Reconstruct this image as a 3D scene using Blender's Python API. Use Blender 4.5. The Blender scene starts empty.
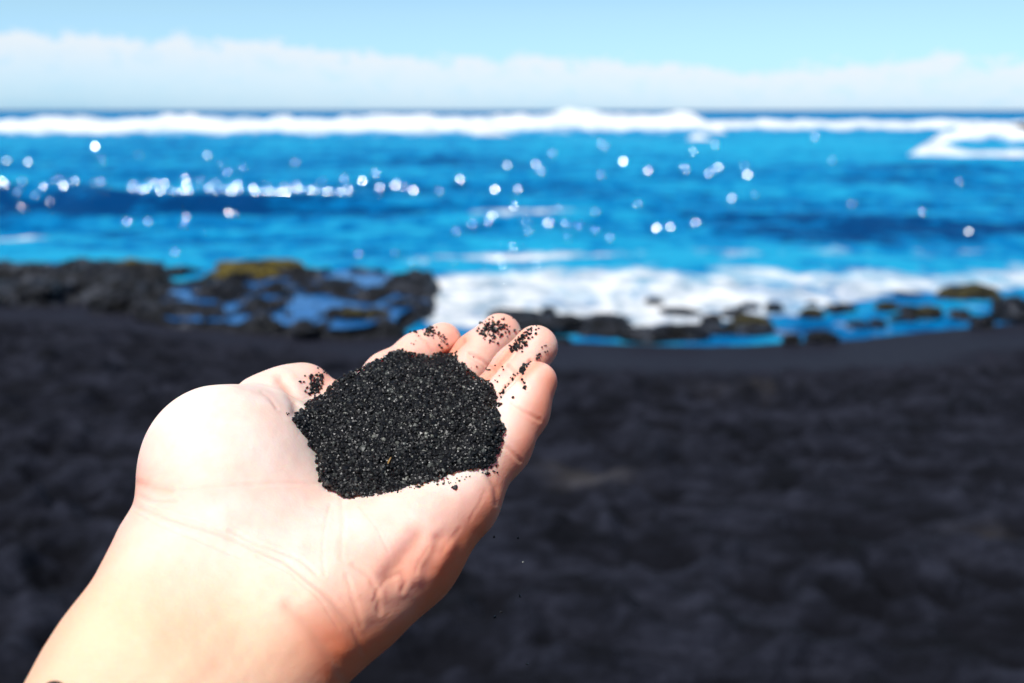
import bpy, bmesh, math, random
import numpy as np
from mathutils import Vector, Matrix, noise as mnoise
from mathutils.bvhtree import BVHTree

R = math.radians
rng = np.random.default_rng(7)
random.seed(7)
scene = bpy.context.scene
COL = scene.collection

# ------------------------------------------------------------------ camera frame
H = 2.15                       # eye height above sea level
PITCH = math.atan(231.5 / 995.0)
CP, SP = math.cos(PITCH), math.sin(PITCH)
FPX = 995.0
CAM = np.array([0.0, 0.0, H])
RGT = np.array([1.0, 0.0, 0.0])
FWD = np.array([0.0, CP, -SP])
UPV = np.array([0.0, SP, CP])


def cam_to_world(p):
    p = np.asarray(p, float)
    return CAM + p[..., 0:1] * RGT + p[..., 1:2] * UPV + p[..., 2:3] * FWD


def cpt(px, py, d):
    """direction + depth -> point in the eye frame (x right, y up, z away)"""
    return np.array([(px - 512.0) * d / FPX, (341.5 - py) * d / FPX, d])


def gp(px, py, z=0.0):
    """world point at height z seen along a direction"""
    v = (px - 512.0) / FPX * RGT + (341.5 - py) / FPX * UPV + FWD
    t = (z - H) / v[2]
    return CAM + t * v


# ------------------------------------------------------------------ numpy noise
def _hash(ix, iy, seed):
    h = (ix.astype(np.int64) * 374761393 + iy.astype(np.int64) * 668265263 + seed * 982451653) & 0xFFFFFFFF
    h = ((h ^ (h >> 13)) * 1274126177) & 0xFFFFFFFF
    h = h ^ (h >> 16)
    return (h & 0xFFFFFF) / float(0xFFFFFF)


def vnoise(x, y, seed=0):
    x0, y0 = np.floor(x), np.floor(y)
    fx, fy = x - x0, y - y0
    fx = fx * fx * fx * (fx * (fx * 6 - 15) + 10)
    fy = fy * fy * fy * (fy * (fy * 6 - 15) + 10)
    a = _hash(x0, y0, seed); b = _hash(x0 + 1, y0, seed)
    c = _hash(x0, y0 + 1, seed); d = _hash(x0 + 1, y0 + 1, seed)
    return (a + (b - a) * fx) * (1 - fy) + (c + (d - c) * fx) * fy


def fbm(x, y, octv=4, seed=0, gain=0.5):
    s, a, t = 0.0, 1.0, 0.0
    for i in range(octv):
        s = s + a * vnoise(x * 2 ** i + 17.3 * i, y * 2 ** i - 9.1 * i, seed + i)
        t += a
        a *= gain
    return s / t


def sstep(a, b, x):
    t = np.clip((x - a) / (b - a), 0, 1)
    return t * t * (3 - 2 * t)


# ------------------------------------------------------------------ helpers
def tag(o, label=None, cat=None, group=None, kind=None):
    if label: o['label'] = label
    if cat: o['category'] = cat
    if group: o['group'] = group
    if kind: o['kind'] = kind
    return o


def mesh_obj(name, verts, faces, mat, parent=None, smooth=True, attrs=None):
    me = bpy.data.meshes.new(name)
    verts = np.asarray(verts, np.float32)
    if isinstance(faces, np.ndarray):
        n = faces.shape[1]
        me.vertices.add(len(verts))
        me.vertices.foreach_set('co', verts.ravel())
        me.loops.add(faces.size)
        me.loops.foreach_set('vertex_index', faces.astype(np.int32).ravel())
        me.polygons.add(len(faces))
        me.polygons.foreach_set('loop_start', np.arange(0, faces.size, n, dtype=np.int32))
        me.polygons.foreach_set('loop_total', np.full(len(faces), n, np.int32))
        me.update(calc_edges=True)
        me.validate()
    else:
        me.from_pydata(verts.tolist(), [], faces)
        me.update()
    me.polygons.foreach_set('use_smooth', np.full(len(me.polygons), smooth, bool))
    for k, v in (attrs or {}).items():
        a = me.attributes.new(k, 'FLOAT', 'POINT')
        a.data.foreach_set('value', np.asarray(v, np.float32).ravel())
    if mat: me.materials.append(mat)
    o = bpy.data.objects.new(name, me)
    COL.objects.link(o)
    if parent: o.parent = parent
    return o


def grid_faces(nr, nc):
    i = np.arange((nr - 1) * (nc - 1))
    r, c = i // (nc - 1), i % (nc - 1)
    a = r * nc + c
    return np.stack([a, a + 1, a + nc + 1, a + nc], 1)


class NT:
    """small node-tree builder"""
    def __init__(self, name):
        self.m = bpy.data.materials.new(name)
        self.m.use_nodes = True
        self.t = self.m.node_tree
        self.b = self.t.nodes['Principled BSDF']
        self.out = self.t.nodes['Material Output']

    def n(self, typ, **kw):
        nd = self.t.nodes.new(typ)
        for k, v in kw.items():
            if hasattr(nd, k): setattr(nd, k, v)
            else: nd.inputs[k].default_value = v
        return nd

    def l(self, a, b): self.t.links.new(a, b)

    def noise(self, vec, scale, detail=4, rough=0.55, dist=0.0):
        nd = self.n('ShaderNodeTexNoise')
        nd.inputs['Scale'].default_value = scale
        nd.inputs['Detail'].default_value = detail
        nd.inputs['Roughness'].default_value = rough
        nd.inputs['Distortion'].default_value = dist
        if vec is not None: self.l(vec, nd.inputs['Vector'])
        return nd.outputs['Fac']

    def ramp(self, fac, stops):
        nd = self.n('ShaderNodeValToRGB')
        e = nd.color_ramp.elements
        while len(e) < len(stops): e.new(0.5)
        for el, (p, c) in zip(e, stops):
            el.position = p
            el.color = (c[0], c[1], c[2], 1) if hasattr(c, '__len__') else (c, c, c, 1)
        self.l(fac, nd.inputs['Fac'])
        return nd.outputs['Color']

    def mix(self, fac, a, b, blend='MIX'):
        nd = self.n('ShaderNodeMix', data_type='RGBA', blend_type=blend)
        for s, v in ((nd.inputs[0], fac), (nd.inputs[6], a), (nd.inputs[7], b)):
            if hasattr(v, 'is_output'): self.l(v, s)
            elif hasattr(v, '__len__'): s.default_value = (*v[:3], 1)
            else: s.default_value = v
        return nd.outputs[2]

    def math(self, op, a, b=0.0, c=0.0, clamp=False):
        nd = self.n('ShaderNodeMath', operation=op, use_clamp=clamp)
        for s, v in zip(nd.inputs, (a, b, c)):
            if hasattr(v, 'is_output'): self.l(v, s)
            else: s.default_value = v
        return nd.outputs[0]

    def attr(self, name):
        return self.n('ShaderNodeAttribute', attribute_name=name).outputs['Fac']

    def pos(self): return self.n('ShaderNodeNewGeometry').outputs['Position']

    def mapped(self, vec, scale):
        nd = self.n('ShaderNodeMapping')
        nd.inputs['Scale'].default_value = scale
        self.l(vec, nd.inputs['Vector'])
        return nd.outputs['Vector']

    def bump(self, h, strength, dist, normal=None):
        nd = self.n('ShaderNodeBump')
        nd.inputs['Strength'].default_value = strength
        nd.inputs['Distance'].default_value = dist
        self.l(h, nd.inputs['Height'])
        if normal is not None: self.l(normal, nd.inputs['Normal'])
        return nd.outputs['Normal']

    def set(self, **kw):
        for k, v in kw.items():
            s = self.b.inputs[k.replace('_', ' ')]
            if hasattr(v, 'is_output'): self.l(v, s)
            elif hasattr(v, '__len__') and len(v) == 3 and s.type == 'RGBA': s.default_value = (*v, 1)
            else: s.default_value = v
        return self


# ------------------------------------------------------------------ materials
def mat_skin():
    t = NT('skin')
    p = t.pos()
    blot = t.noise(p, 55, 3)
    fine = t.noise(p, 420, 4, 0.6)
    base = t.mix(t.ramp(blot, [(0.35, 0.0), (0.68, 1.0)]), (0.99, 0.82, 0.73), (0.97, 0.68, 0.575))
    base = t.mix(t.attr('pink'), base, (0.92, 0.42, 0.32))
    base = t.mix(t.math('MULTIPLY', t.attr('tan'), 0.9), base, (0.96, 0.60, 0.40))
    base = t.mix(t.math('MULTIPLY', fine, 0.08), base, (0.55, 0.28, 0.2))
    base = t.mix(t.attr('shade_flush'), base, (0.80, 0.20, 0.09))  # deep red painted in as shade on edges and gaps; fingertips only pinker
    base = t.mix(t.attr('crease_and_gap_shade'), base, (0.70, 0.30, 0.19))  # reddish creases; along the finger gaps this colour paints in shade
    v = t.n('ShaderNodeTexVoronoi', feature='DISTANCE_TO_EDGE')
    v.inputs['Scale'].default_value = 700
    t.l(p, v.inputs['Vector'])
    n1 = t.bump(v.outputs['Distance'], 0.2, 0.0003)
    n1 = t.bump(t.noise(p, 260, 4, 0.5), 0.12, 0.0006, n1)
    lines = t.noise(t.mapped(p, (260, 420, 1100)), 1.0, 3, 0.6)
    n1 = t.bump(lines, 0.16, 0.0006, n1)
    t.set(Base_Color=base, Roughness=0.55, Specular_IOR_Level=0.2, Normal=n1,
          Subsurface_Weight=0.6, Subsurface_Radius=(1.0, 0.25, 0.12), Subsurface_Scale=0.007)
    return t.m


def mat_grain():
    t = NT('black_grain')
    a = t.attr('tone')
    col = t.ramp(a, [(0.0, (0.004, 0.004, 0.005)), (0.80, (0.007, 0.007, 0.008)), (0.94, (0.022, 0.024, 0.023)), (0.985, (0.07, 0.075, 0.068)), (1.0, (0.20, 0.20, 0.17))])
    t.set(Base_Color=col, Roughness=t.ramp(a, [(0.0, 0.5), (0.5, 0.36), (1.0, 0.42)]), Specular_IOR_Level=0.4)
    return t.m


def mat_beach():
    t = NT('black_sand')
    p = t.pos()
    wet = t.attr('wet')
    n = t.noise(t.mapped(p, (2.6, 6.0, 7)), 1.0, 6, 0.70)
    g = t.noise(p, 160, 3, 0.7)
    dry = t.ramp(n, [(0.38, (0.0035, 0.0042, 0.007)), (0.5, (0.0110, 0.0125, 0.0212)), (0.62, (0.026, 0.029, 0.046))])
    dry = t.mix(t.math('MULTIPLY', g, 0.4), dry, (0.009, 0.010, 0.016))
    dry = t.mix(t.attr('hollow_shade'), dry, (0.004, 0.0045, 0.008))  # painted shade of the dimples
    dry = t.mix(t.attr('pale'), dry, (0.11, 0.10, 0.095))
    col = t.mix(wet, dry, (0.018, 0.0195, 0.032))
    nb = t.bump(t.noise(t.mapped(p, (9, 14, 9)), 1.0, 5, 0.62), 0.8, 0.10)
    nb = t.bump(g, 0.5, 0.006, nb)
    rough = t.mix(wet, (0.9, 0.9, 0.9), (0.62, 0.62, 0.62))
    t.set(Base_Color=col, Roughness=rough, Specular_IOR_Level=0.12, Normal=nb)
    return t.m


def mat_rock():
    t = NT('lava_rock')
    p = t.pos()
    n = t.noise(p, 5, 6, 0.65)
    col = t.ramp(n, [(0.38, (0.0012, 0.0015, 0.0024)), (0.48, (0.006, 0.0072, 0.011)), (0.57, (0.036, 0.041, 0.058)), (0.66, (0.13, 0.145, 0.18))])
    v = t.n('ShaderNodeTexVoronoi')
    v.inputs['Scale'].default_value = 22
    t.l(p, v.inputs['Vector'])
    nb = t.bump(t.noise(p, 5.5, 6, 0.7), 1.0, 0.22)
    nb = t.bump(t.noise(p, 18, 8, 0.7), 0.9, 0.06, nb)
    nb = t.bump(v.outputs['Distance'], 0.6, 0.02, nb)
    t.set(Base_Color=col, Roughness=t.ramp(t.noise(p, 2.6, 4, 0.6), [(0.42, 0.62), (0.58, 0.16)]), Specular_IOR_Level=0.42, Normal=nb)
    return t.m


def mat_moss():
    t = NT('seaweed_moss')
    p = t.pos()
    n = t.noise(p, 9, 5, 0.65)
    col = t.ramp(n, [(0.3, (0.03, 0.028, 0.006)), (0.5, (0.13, 0.10, 0.012)), (0.7, (0.24, 0.17, 0.015))])
    t.set(Base_Color=col, Roughness=0.85, Normal=t.bump(t.noise(p, 45, 5, 0.7), 1.0, 0.05))
    return t.m


def mat_weed():
    t = NT('dark_weed')
    p = t.pos()
    n = t.noise(p, 9, 5, 0.65)
    col = t.ramp(n, [(0.3, (0.018, 0.016, 0.006)), (0.55, (0.06, 0.05, 0.012)), (0.75, (0.10, 0.10, 0.018))])
    t.set(Base_Color=col, Roughness=0.8, Normal=t.bump(t.noise(p, 45, 5, 0.7), 1.0, 0.05))
    return t.m


def mat_sea(pool=False):
    t = NT('tide_pool_water' if pool else 'sea_water')
    p = t.pos()
    deep = (0.0, 0.042, 0.16)
    mid = (0.0, 0.165, 0.43)
    light = (0.015, 0.35, 0.59)
    if pool:
        nb = t.bump(t.noise(p, 12, 3, 0.5), 0.12, 0.02)
        t.set(Base_Color=(0.004, 0.105, 0.33), Roughness=0.06, Specular_IOR_Level=0.22, Normal=nb)
        return t.m
    q = t.mapped(p, (0.11, 0.20, 0.2))
    n1 = t.noise(q, 1.0, 5, 0.6)
    q2 = t.mapped(p, (1.1, 1.0, 1.0))
    n2 = t.noise(q2, 1.0, 6, 0.66)
    n3 = t.noise(t.mapped(p, (3.4, 4.2, 2)), 1.0, 4, 0.65)
    tone = t.math('ADD', t.math('MULTIPLY', n1, 0.35), t.math('ADD', t.math('MULTIPLY', n2, 0.42), t.math('MULTIPLY', n3, 0.23)))
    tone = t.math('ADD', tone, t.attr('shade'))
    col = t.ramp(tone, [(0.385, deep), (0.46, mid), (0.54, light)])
    foam = t.attr('foam')
    fn = t.noise(t.mapped(p, (1.5, 1.1, 1.5)), 1.0, 7, 0.72, 0.8)
    fm = t.math('ADD', t.math('MULTIPLY', foam, 1.25), t.math('SUBTRACT', fn, 1.0))
    fmask = t.ramp(fm, [(0.0, 0.0), (0.24, 1.0)])
    fcol = t.ramp(t.noise(t.mapped(p, (2.2, 1.6, 2)), 1.0, 6, 0.7), [(0.36, (0.24, 0.34, 0.44)), (0.48, (0.56, 0.62, 0.67)), (0.58, (0.80, 0.82, 0.84))])
    col = t.mix(fmask, col, fcol)
    rough = t.mix(fmask, (0.2, 0.2, 0.2), (0.9, 0.9, 0.9))
    nb = t.bump(t.noise(t.mapped(p, (2.5, 5, 3)), 1.0, 5, 0.62), 0.6, 0.10)
    nb = t.bump(t.noise(t.mapped(p, (11, 16, 11)), 1.0, 3, 0.6), 0.5, 0.03, nb)
    df = t.n('ShaderNodeBsdfDiffuse')
    t.l(col, df.inputs['Color']); t.l(nb, df.inputs['Normal'])
    gl = t.n('ShaderNodeBsdfGlossy')
    gl.inputs['Color'].default_value = (0.45, 0.80, 1.0, 1)
    gl.inputs['Roughness'].default_value = 0.16
    t.l(nb, gl.inputs['Normal'])
    mx = t.n('ShaderNodeMixShader')
    t.l(t.math('MULTIPLY_ADD', fmask, -0.13, 0.14), mx.inputs[0])
    t.l(df.outputs[0], mx.inputs[1]); t.l(gl.outputs[0], mx.inputs[2])
    t.l(mx.outputs[0], t.out.inputs['Surface'])
    return t.m


def mat_foam():
    t = NT('white_foam')
    p = t.pos()
    n = t.noise(t.mapped(p, (0.5, 0.5, 1.2)), 1.0, 6, 0.65)
    fo = t.math('ADD', t.attr('foam'), t.math('MULTIPLY', t.math('SUBTRACT', n, 0.5), 0.8))
    m = t.ramp(fo, [(0.38, 0.0), (0.60, 1.0)])
    fcol = t.ramp(t.noise(t.mapped(p, (0.35, 0.5, 1.0)), 1.0, 6, 0.7), [(0.35, (0.50, 0.58, 0.64)), (0.55, (0.84, 0.86, 0.88))])
    col = t.mix(m, (0.01, 0.25, 0.48), fcol)
    t.set(Base_Color=col, Roughness=0.8, Specular_IOR_Level=0.2,
          Normal=t.bump(t.noise(p, 2.2, 5, 0.6), 0.7, 0.4))
    return t.m


def mat_glint():  # mirror surface of the facets added as sun glints
    t = NT('glint_mirror')
    t.set(Base_Color=(0.80, 0.95, 1.0), Metallic=1.0, Roughness=0.26)
    return t.m


def mat_plain(name, col, rough=0.7, spec=0.4):
    t = NT(name)
    p = t.pos()
    n = t.noise(p, 300, 4)
    t.set(Base_Color=t.mix(n, col, tuple(c * 0.5 for c in col)), Roughness=rough, Specular_IOR_Level=spec)
    return t.m


M = dict(skin=mat_skin(), grain=mat_grain(), beach=mat_beach(), rock=mat_rock(), moss=mat_moss(), weed=mat_weed(),
         sea=mat_sea(), pool=mat_sea(True), foam=mat_foam(), glint=mat_glint(),
         straw=mat_plain('straw', (0.45, 0.26, 0.08)), band=mat_plain('dark_cord', (0.012, 0.010, 0.012), 0.6),
         shell=mat_plain('shell_chip', (0.62, 0.45, 0.30)), coral=mat_plain('coral_chip', (0.38, 0.12, 0.06)))

# ------------------------------------------------------------------ light, sky
SUN_EL, SUN_AZ = R(60), R(-150)      # azimuth from +y (out to sea), negative = left
SDIR = np.array([math.cos(SUN_EL) * math.sin(SUN_AZ), math.cos(SUN_EL) * math.cos(SUN_AZ), math.sin(SUN_EL)])
sun = bpy.data.lights.new('sun', 'SUN')
sun.energy = 5.0
sun.angle = R(0.5)
sun.color = (1.0, 0.975, 0.94)
so = bpy.data.objects.new('sun', sun)
so.rotation_euler = Vector(SDIR).to_track_quat('Z', 'Y').to_euler()
so.location = (-5, 3, 12)
COL.objects.link(so)

w = bpy.data.worlds.new('World')
scene.world = w
w.use_nodes = True
wt = w.node_tree
wl = wt.links.new
bg = wt.nodes['Background']
sky = wt.nodes.new('ShaderNodeTexSky')
sky.sky_type = 'NISHITA'
sky.sun_disc = False
sky.sun_elevation = SUN_EL
sky.sun_rotation = SUN_AZ
sky.air_density = 1.0
sky.dust_density = 0.3
sky.ozone_density = 2.0


def wm(op, a, b=0.0, c=0.0, clamp=False):
    nd = wt.nodes.new('ShaderNodeMath'); nd.operation = op; nd.use_clamp = clamp
    for s, v in zip(nd.inputs, (a, b, c)):
        if hasattr(v, 'is_output'): wl(v, s)
        else: s.default_value = v
    return nd.outputs[0]


def wmix(fac, a, b, blend='MIX'):
    nd = wt.nodes.new('ShaderNodeMix'); nd.data_type = 'RGBA'; nd.blend_type = blend
    for s, v in ((nd.inputs[0], fac), (nd.inputs[6], a), (nd.inputs[7], b)):
        if hasattr(v, 'is_output'): wl(v, s)
        elif hasattr(v, '__len__'): s.default_value = (*v, 1)
        else: s.default_value = v
    return nd.outputs[2]


tc = wt.nodes.new('ShaderNodeTexCoord')
sep = wt.nodes.new('ShaderNodeSeparateXYZ')
wl(tc.outputs['Generated'], sep.inputs[0])
elev = sep.outputs['Z']
mp = wt.nodes.new('ShaderNodeMapping'); mp.inputs['Scale'].default_value = (30, 30, 60)
wl(tc.outputs['Generated'], mp.inputs['Vector'])
n1 = wt.nodes.new('ShaderNodeTexNoise'); n1.inputs['Detail'].default_value = 6; n1.inputs['Scale'].default_value = 1.0; n1.inputs['Roughness'].default_value = 0.68
wl(mp.outputs[0], n1.inputs['Vector'])
mp2 = wt.nodes.new('ShaderNodeMapping'); mp2.inputs['Scale'].default_value = (3.2, 3.2, 6)
wl(tc.outputs['Generated'], mp2.inputs['Vector'])
n2 = wt.nodes.new('ShaderNodeTexNoise'); n2.inputs['Detail'].default_value = 3; n2.inputs['Scale'].default_value = 1.0
wl(mp2.outputs[0], n2.inputs['Vector'])
# top edge of the cloud bank falls from left to right, with lumps
top = wm('ADD', wm('MULTIPLY', sep.outputs['X'], -0.030), 0.050)
top = wm('ADD', top, wm('MULTIPLY', wm('SUBTRACT', n1.outputs['Fac'], 0.5), 0.055))
top = wm('ADD', top, wm('MULTIPLY', wm('SUBTRACT', n2.outputs['Fac'], 0.5), 0.050))
above = wm('SUBTRACT', top, elev)                       # >0 inside the bank
edge = wm('DIVIDE', above, 0.006, clamp=True)
fade = wm('SUBTRACT', 1.0, wm('DIVIDE', above, 0.068, clamp=True))   # thins towards the horizon
dens = wm('MULTIPLY', edge, wm('MULTIPLY', fade, wm('SUBTRACT', wm('MULTIPLY', n1.outputs['Fac'], 3.6), 0.80, clamp=True), clamp=True), clamp=True)
tcol = wmix(wm('DIVIDE', elev, 0.09, clamp=True), (0.53, 0.90, 1.55), (0.80, 0.99, 1.14))
tcol = wmix(wm('DIVIDE', wm('SUBTRACT', elev, 0.12), 0.30, clamp=True), tcol, (0.34, 0.33, 0.34))
tint = wmix(1.0, sky.outputs['Color'], tcol, 'MULTIPLY')
skyc = wmix(wm('MULTIPLY', dens, 0.95), tint, (6.8, 7.1, 7.4))
wl(skyc, bg.inputs['Color'])
bg.inputs['Strength'].default_value = 0.13

# ------------------------------------------------------------------ beach
def shore_y(x):
    return np.interp(x, [-60, -14, -6, -3.5, -1.2, 0.3, 1.8, 3.4, 5.2, 9, 60], [13, 12.4, 11.6, 10.6, 9.35, 9.1, 9.05, 9.3, 10.0, 10.8, 14])


def beach_h(x, y):
    s = shore_y(x) + 0.35 * (fbm(x * 0.5, y * 0.2, 3, 40) - 0.5)
    d = s - y
    base = np.where(d > 0, 0.062 * d, 0.10 * d)
    base = np.where(d < -25, -2.5 + (d + 25) * 0.002, base)
    base = np.where(d > 9.5, 0.062 * 9.5 + (d - 9.5) * 0.03, base)
    return base, d


def beach():
    ys = np.unique(np.concatenate([[-4000, -1100, -500, -200, -80, -40, -20, -10, -5, -2, -1], np.arange(0, 1.8, 0.1), np.arange(1.8, 7, 0.022), np.arange(7, 15, 0.04),
                                   [16, 18, 22, 30, 40, 60, 120, 300, 900, 3000, 8000]]))
    xs = np.unique(np.concatenate([[-8000, -2500, -800, -300, -120, -60, -40, -25, -18, -14], np.arange(-11, -5, 0.12), np.arange(-5, 5, 0.026), np.arange(5, 11, 0.12),
                                   [14, 18, 25, 40, 60, 120, 300, 800, 2500, 8000]]))
    X, Y = np.meshgrid(xs, ys)
    Z, d = beach_h(X, Y)
    dry = sstep(0.9, 1.9, d + 0.5 * (fbm(X * 0.7, Y * 0.7, 3, 5) - 0.5))
    near = np.exp(-(np.maximum(np.abs(X) - 12, 0) / 6) ** 2) * np.exp(-(np.maximum(np.abs(Y - 5) - 12, 0) / 6) ** 2)
    wv = fbm(X * 1.1 + 0.6 * fbm(X * 2, Y * 2, 2, 19), Y * 3.4, 4, 11, 0.55)
    rough = 0.24 * (wv - 0.5) + 0.12 * (fbm(X * 3.6, Y * 8, 4, 21, 0.6) - 0.5)
    Z = Z + rough * dry * near + 0.012 * (fbm(X * 2, Y * 2, 3, 3) - 0.5) * near
    # trodden dimples
    fx = rng.uniform(-7, 7, 1100); fy = rng.uniform(1.6, 9.2, 1100)
    for k in range(1100):
        a = rng.uniform(0, math.pi); L = rng.uniform(0.08, 0.19); W = L * rng.uniform(0.5, 0.85); dep = L * rng.uniform(0.25, 0.55)
        i0, i1 = np.searchsorted(ys, [fy[k] - 0.45, fy[k] + 0.45]); j0, j1 = np.searchsorted(xs, [fx[k] - 0.45, fx[k] + 0.45])
        if i1 <= i0 or j1 <= j0: continue
        dx = X[i0:i1, j0:j1] - fx[k]; dy = Y[i0:i1, j0:j1] - fy[k]
        u = (dx * math.cos(a) + dy * math.sin(a)) / L; v = (-dx * math.sin(a) + dy * math.cos(a)) / W
        r2 = u * u + v * v
        Z[i0:i1, j0:j1] += dep * (-np.exp(-r2 * 1.2) + 0.55 * np.exp(-(np.sqrt(r2) - 1.45) ** 2 * 5)) * dry[i0:i1, j0:j1]
    # hollows painted darker, standing in for the shade inside them
    base0, _ = beach_h(X, Y)
    hollow_shade = sstep(0.012, -0.048, Z - base0) * dry * near * 0.9
    pale = np.zeros_like(X)
    for (px, py, rx, ry, s) in [(590, 487, 0.17, 0.10, .45), (750, 380, .3, .2, .18), (990, 545, .18, .1, .16), (240, 400, .3, .15, .12), (560, 478, .12, .06, .25)]:
        c = gp(px, py, 0.25)
        pale += s * np.exp(-((X - c[0]) / rx) ** 2 - ((Y - c[1]) / ry) ** 2) * (0.4 + fbm(X * 9, Y * 9, 3, 77))
    o = mesh_obj('beach', np.stack([X, Y, Z], -1).reshape(-1, 3), grid_faces(*X.shape), M['beach'], attrs=dict(wet=1 - dry, hollow_shade=hollow_shade, pale=np.clip(pale, 0, 1)))
    tag(o, kind='structure')
    return o


beach()

# ------------------------------------------------------------------ sea
def pxpy(X, Y):
    """image-plane direction of a point at sea level (used to lay the foam out where it lies on the water)"""
    v = np.stack([X, Y, np.full_like(X, -H)], -1)
    dz = v @ FWD
    return 512 + FPX * (v @ RGT) / dz, 341.5 - FPX * (v @ UPV) / dz


def sea():
    r = np.concatenate([np.linspace(252, 20, 560), np.geomspace(19.6, 0.25, 90)])   # rows of equal angle
    ys = H * FPX / r
    ts = np.concatenate([-np.geomspace(6, 0.96, 60), np.linspace(-0.95, 0.95, 760), np.geomspace(0.96, 6, 60)])
    Y = np.repeat(ys[:, None], len(ts), 1)
    X = Y * ts[None, :]
    PX, PY = pxpy(X, Y)
    far = np.clip(1 - (Y - 60) / 200, 0, 1)
    sw = 0.34 * (fbm(X * 0.05, Y * 0.22, 2, 91) - 0.5) + 0.20 * (fbm(X * 0.22, Y * 0.6, 3, 61) - 0.5) + 0.12 * (fbm(X * 0.9, Y * 2.0, 4, 71, 0.6) - 0.5)
    calm = sstep(8.8, 16, Y)
    Z = sw * far * (0.12 + 0.88 * calm)
    # the swell that rears up in the left half
    yc = 24.5 + 1.4 * np.sin(X * 0.16) + 3.2 * (fbm(X * 0.25, X * 0 + 3, 3, 5) - 0.5)
    amp = 0.42 * np.exp(-((X + 9) / 9.0) ** 2)
    u = (Y - yc)
    Z += amp * np.exp(-(u / np.where(u < 0, 0.9, 2.4)) ** 2)
    yc2 = 19.2 + 0.8 * np.sin(X * 0.3)
    u2 = Y - yc2
    Z += 0.16 * np.exp(-((X - 0.6) / 3.0) ** 2) * np.exp(-(u2 / np.where(u2 < 0, 0.6, 1.6)) ** 2)
    # foam
    foam = np.zeros_like(X)
    PXo = PX
    PX = PX + 46 * (fbm(X * 1.4, Y * 1.4, 4, 88) - 0.5)
    topb = np.interp(PX, [380, 410, 440, 520, 640, 760, 860, 930, 1024, 1200], [296, 276, 261, 258, 261, 260, 256, 258, 248, 242])
    lobe = 5 * (fbm(PX * 0.02, PX * 0, 3, 9) - 0.5) * 2
    botb = np.interp(PX, [380, 400, 430, 600, 700, 780, 860, 940, 1024, 1200], [300, 312, 326, 332, 328, 318, 306, 298, 292, 285])
    inb = sstep(-5, 26, PY - topb - lobe) * sstep(-4, 6, botb - PY + lobe)
    solid = np.interp(PX, [380, 430, 720, 800, 1000, 1200], [0.38, 0.60, 0.59, 0.52, 0.51, 0.50])
    PX = PXo
    foam = np.maximum(foam, inb * solid)
    foam = np.maximum(foam, 0.40 * sstep(225, 262, PY) * sstep(-5, 10, topb - PY + 10) * sstep(280, 440, PX))
    foam = np.maximum(foam, 0.30 * np.exp(-((u + 0.2) / 0.9) ** 2) * np.exp(-((X + 5.5) / 5.5) ** 2) * (0.2 + 1.7 * fbm(X * 1.6, Y * 0.8, 3, 15)))
    foam = np.maximum(foam, 0.62 * np.exp(-((u2 + 0.1) / 0.5) ** 2) * np.exp(-((X - 0.4) / 1.6) ** 2))
    foam = np.maximum(foam, 0.56 * sstep(0, 80, 60 - PX + 40) * np.exp(-((PY - 243) / 7) ** 2))
    foam = np.maximum(foam, 0.36 * sstep(290, 310, PY))
    foam = np.maximum(foam, 0.60 * np.exp(-((PY - 262) / 8) ** 2) * sstep(720, 560, PX) * sstep(380, 450, PX))
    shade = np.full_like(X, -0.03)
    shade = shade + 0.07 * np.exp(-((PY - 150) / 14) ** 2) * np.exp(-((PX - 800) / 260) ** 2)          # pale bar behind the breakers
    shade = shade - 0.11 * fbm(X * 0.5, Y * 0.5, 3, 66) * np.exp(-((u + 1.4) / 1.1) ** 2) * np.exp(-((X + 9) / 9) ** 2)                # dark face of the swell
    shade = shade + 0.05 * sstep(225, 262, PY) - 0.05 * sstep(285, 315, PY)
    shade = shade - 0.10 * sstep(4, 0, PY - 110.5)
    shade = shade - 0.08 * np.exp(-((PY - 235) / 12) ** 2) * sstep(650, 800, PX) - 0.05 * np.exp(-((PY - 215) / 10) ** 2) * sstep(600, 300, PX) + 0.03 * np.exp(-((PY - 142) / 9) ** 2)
    # glint facets are a separate added mesh, aimed half-way between sun and camera
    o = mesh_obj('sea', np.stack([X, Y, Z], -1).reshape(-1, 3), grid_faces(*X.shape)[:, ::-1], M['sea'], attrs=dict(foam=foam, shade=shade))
    tag(o, kind='structure')
    return ys, ts, Z


ys_, ts_, Zsea = sea()


def breaker(name, pts, depth_y, width, seed):
    """a line of broken white water; pts = (px, py of its top) along it"""
    pts = np.array(pts, float)
    xs = (pts[:, 0] - 512) / FPX * (depth_y * CP + 0)      # lateral position
    hs = H - (pts[:, 1] - 110.0) / FPX * depth_y
    s = np.arange(xs[0], xs[-1], 0.28)
    h = np.interp(s, xs, hs)
    end = sstep(0, 1.2, s - s[0]) * sstep(0, 5, s[-1] - s) if pts[0, 0] > 0 else sstep(0, 5, s[-1] - s)
    nt = 28
    t = np.linspace(0, 1, nt)
    S, T = np.meshgrid(s, t)
    hh = (h * (0.72 + 0.56 * fbm(s * 0.35, s * 0 + seed, 4, seed)) * end)[None, :]
    prof = np.where(T < 0.45, np.sin(T / 0.45 * math.pi / 2) ** 0.8, np.cos((T - 0.45) / 0.55 * math.pi / 2) ** 1.3)
    Z = hh * prof * (1 + 0.35 * (fbm(S * 0.9, T * 9, 4, seed + 3) - 0.5)) - 0.12
    Y = depth_y + (T - 0.45) * width + 1.6 * (fbm(S * 0.12, S * 0 + 2, 3, seed + 9) - 0.5) + 0.8 * (fbm(S * 0.8, T * 5, 3, seed + 5) - 0.5)
    fo = np.clip(0.85 - 0.9 * sstep(0.75, 1.0, T) - 0.5 * sstep(0.16, 0.0, T), 0, 1) + np.zeros_like(S)
    return S, Y, Z, fo, nt


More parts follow.
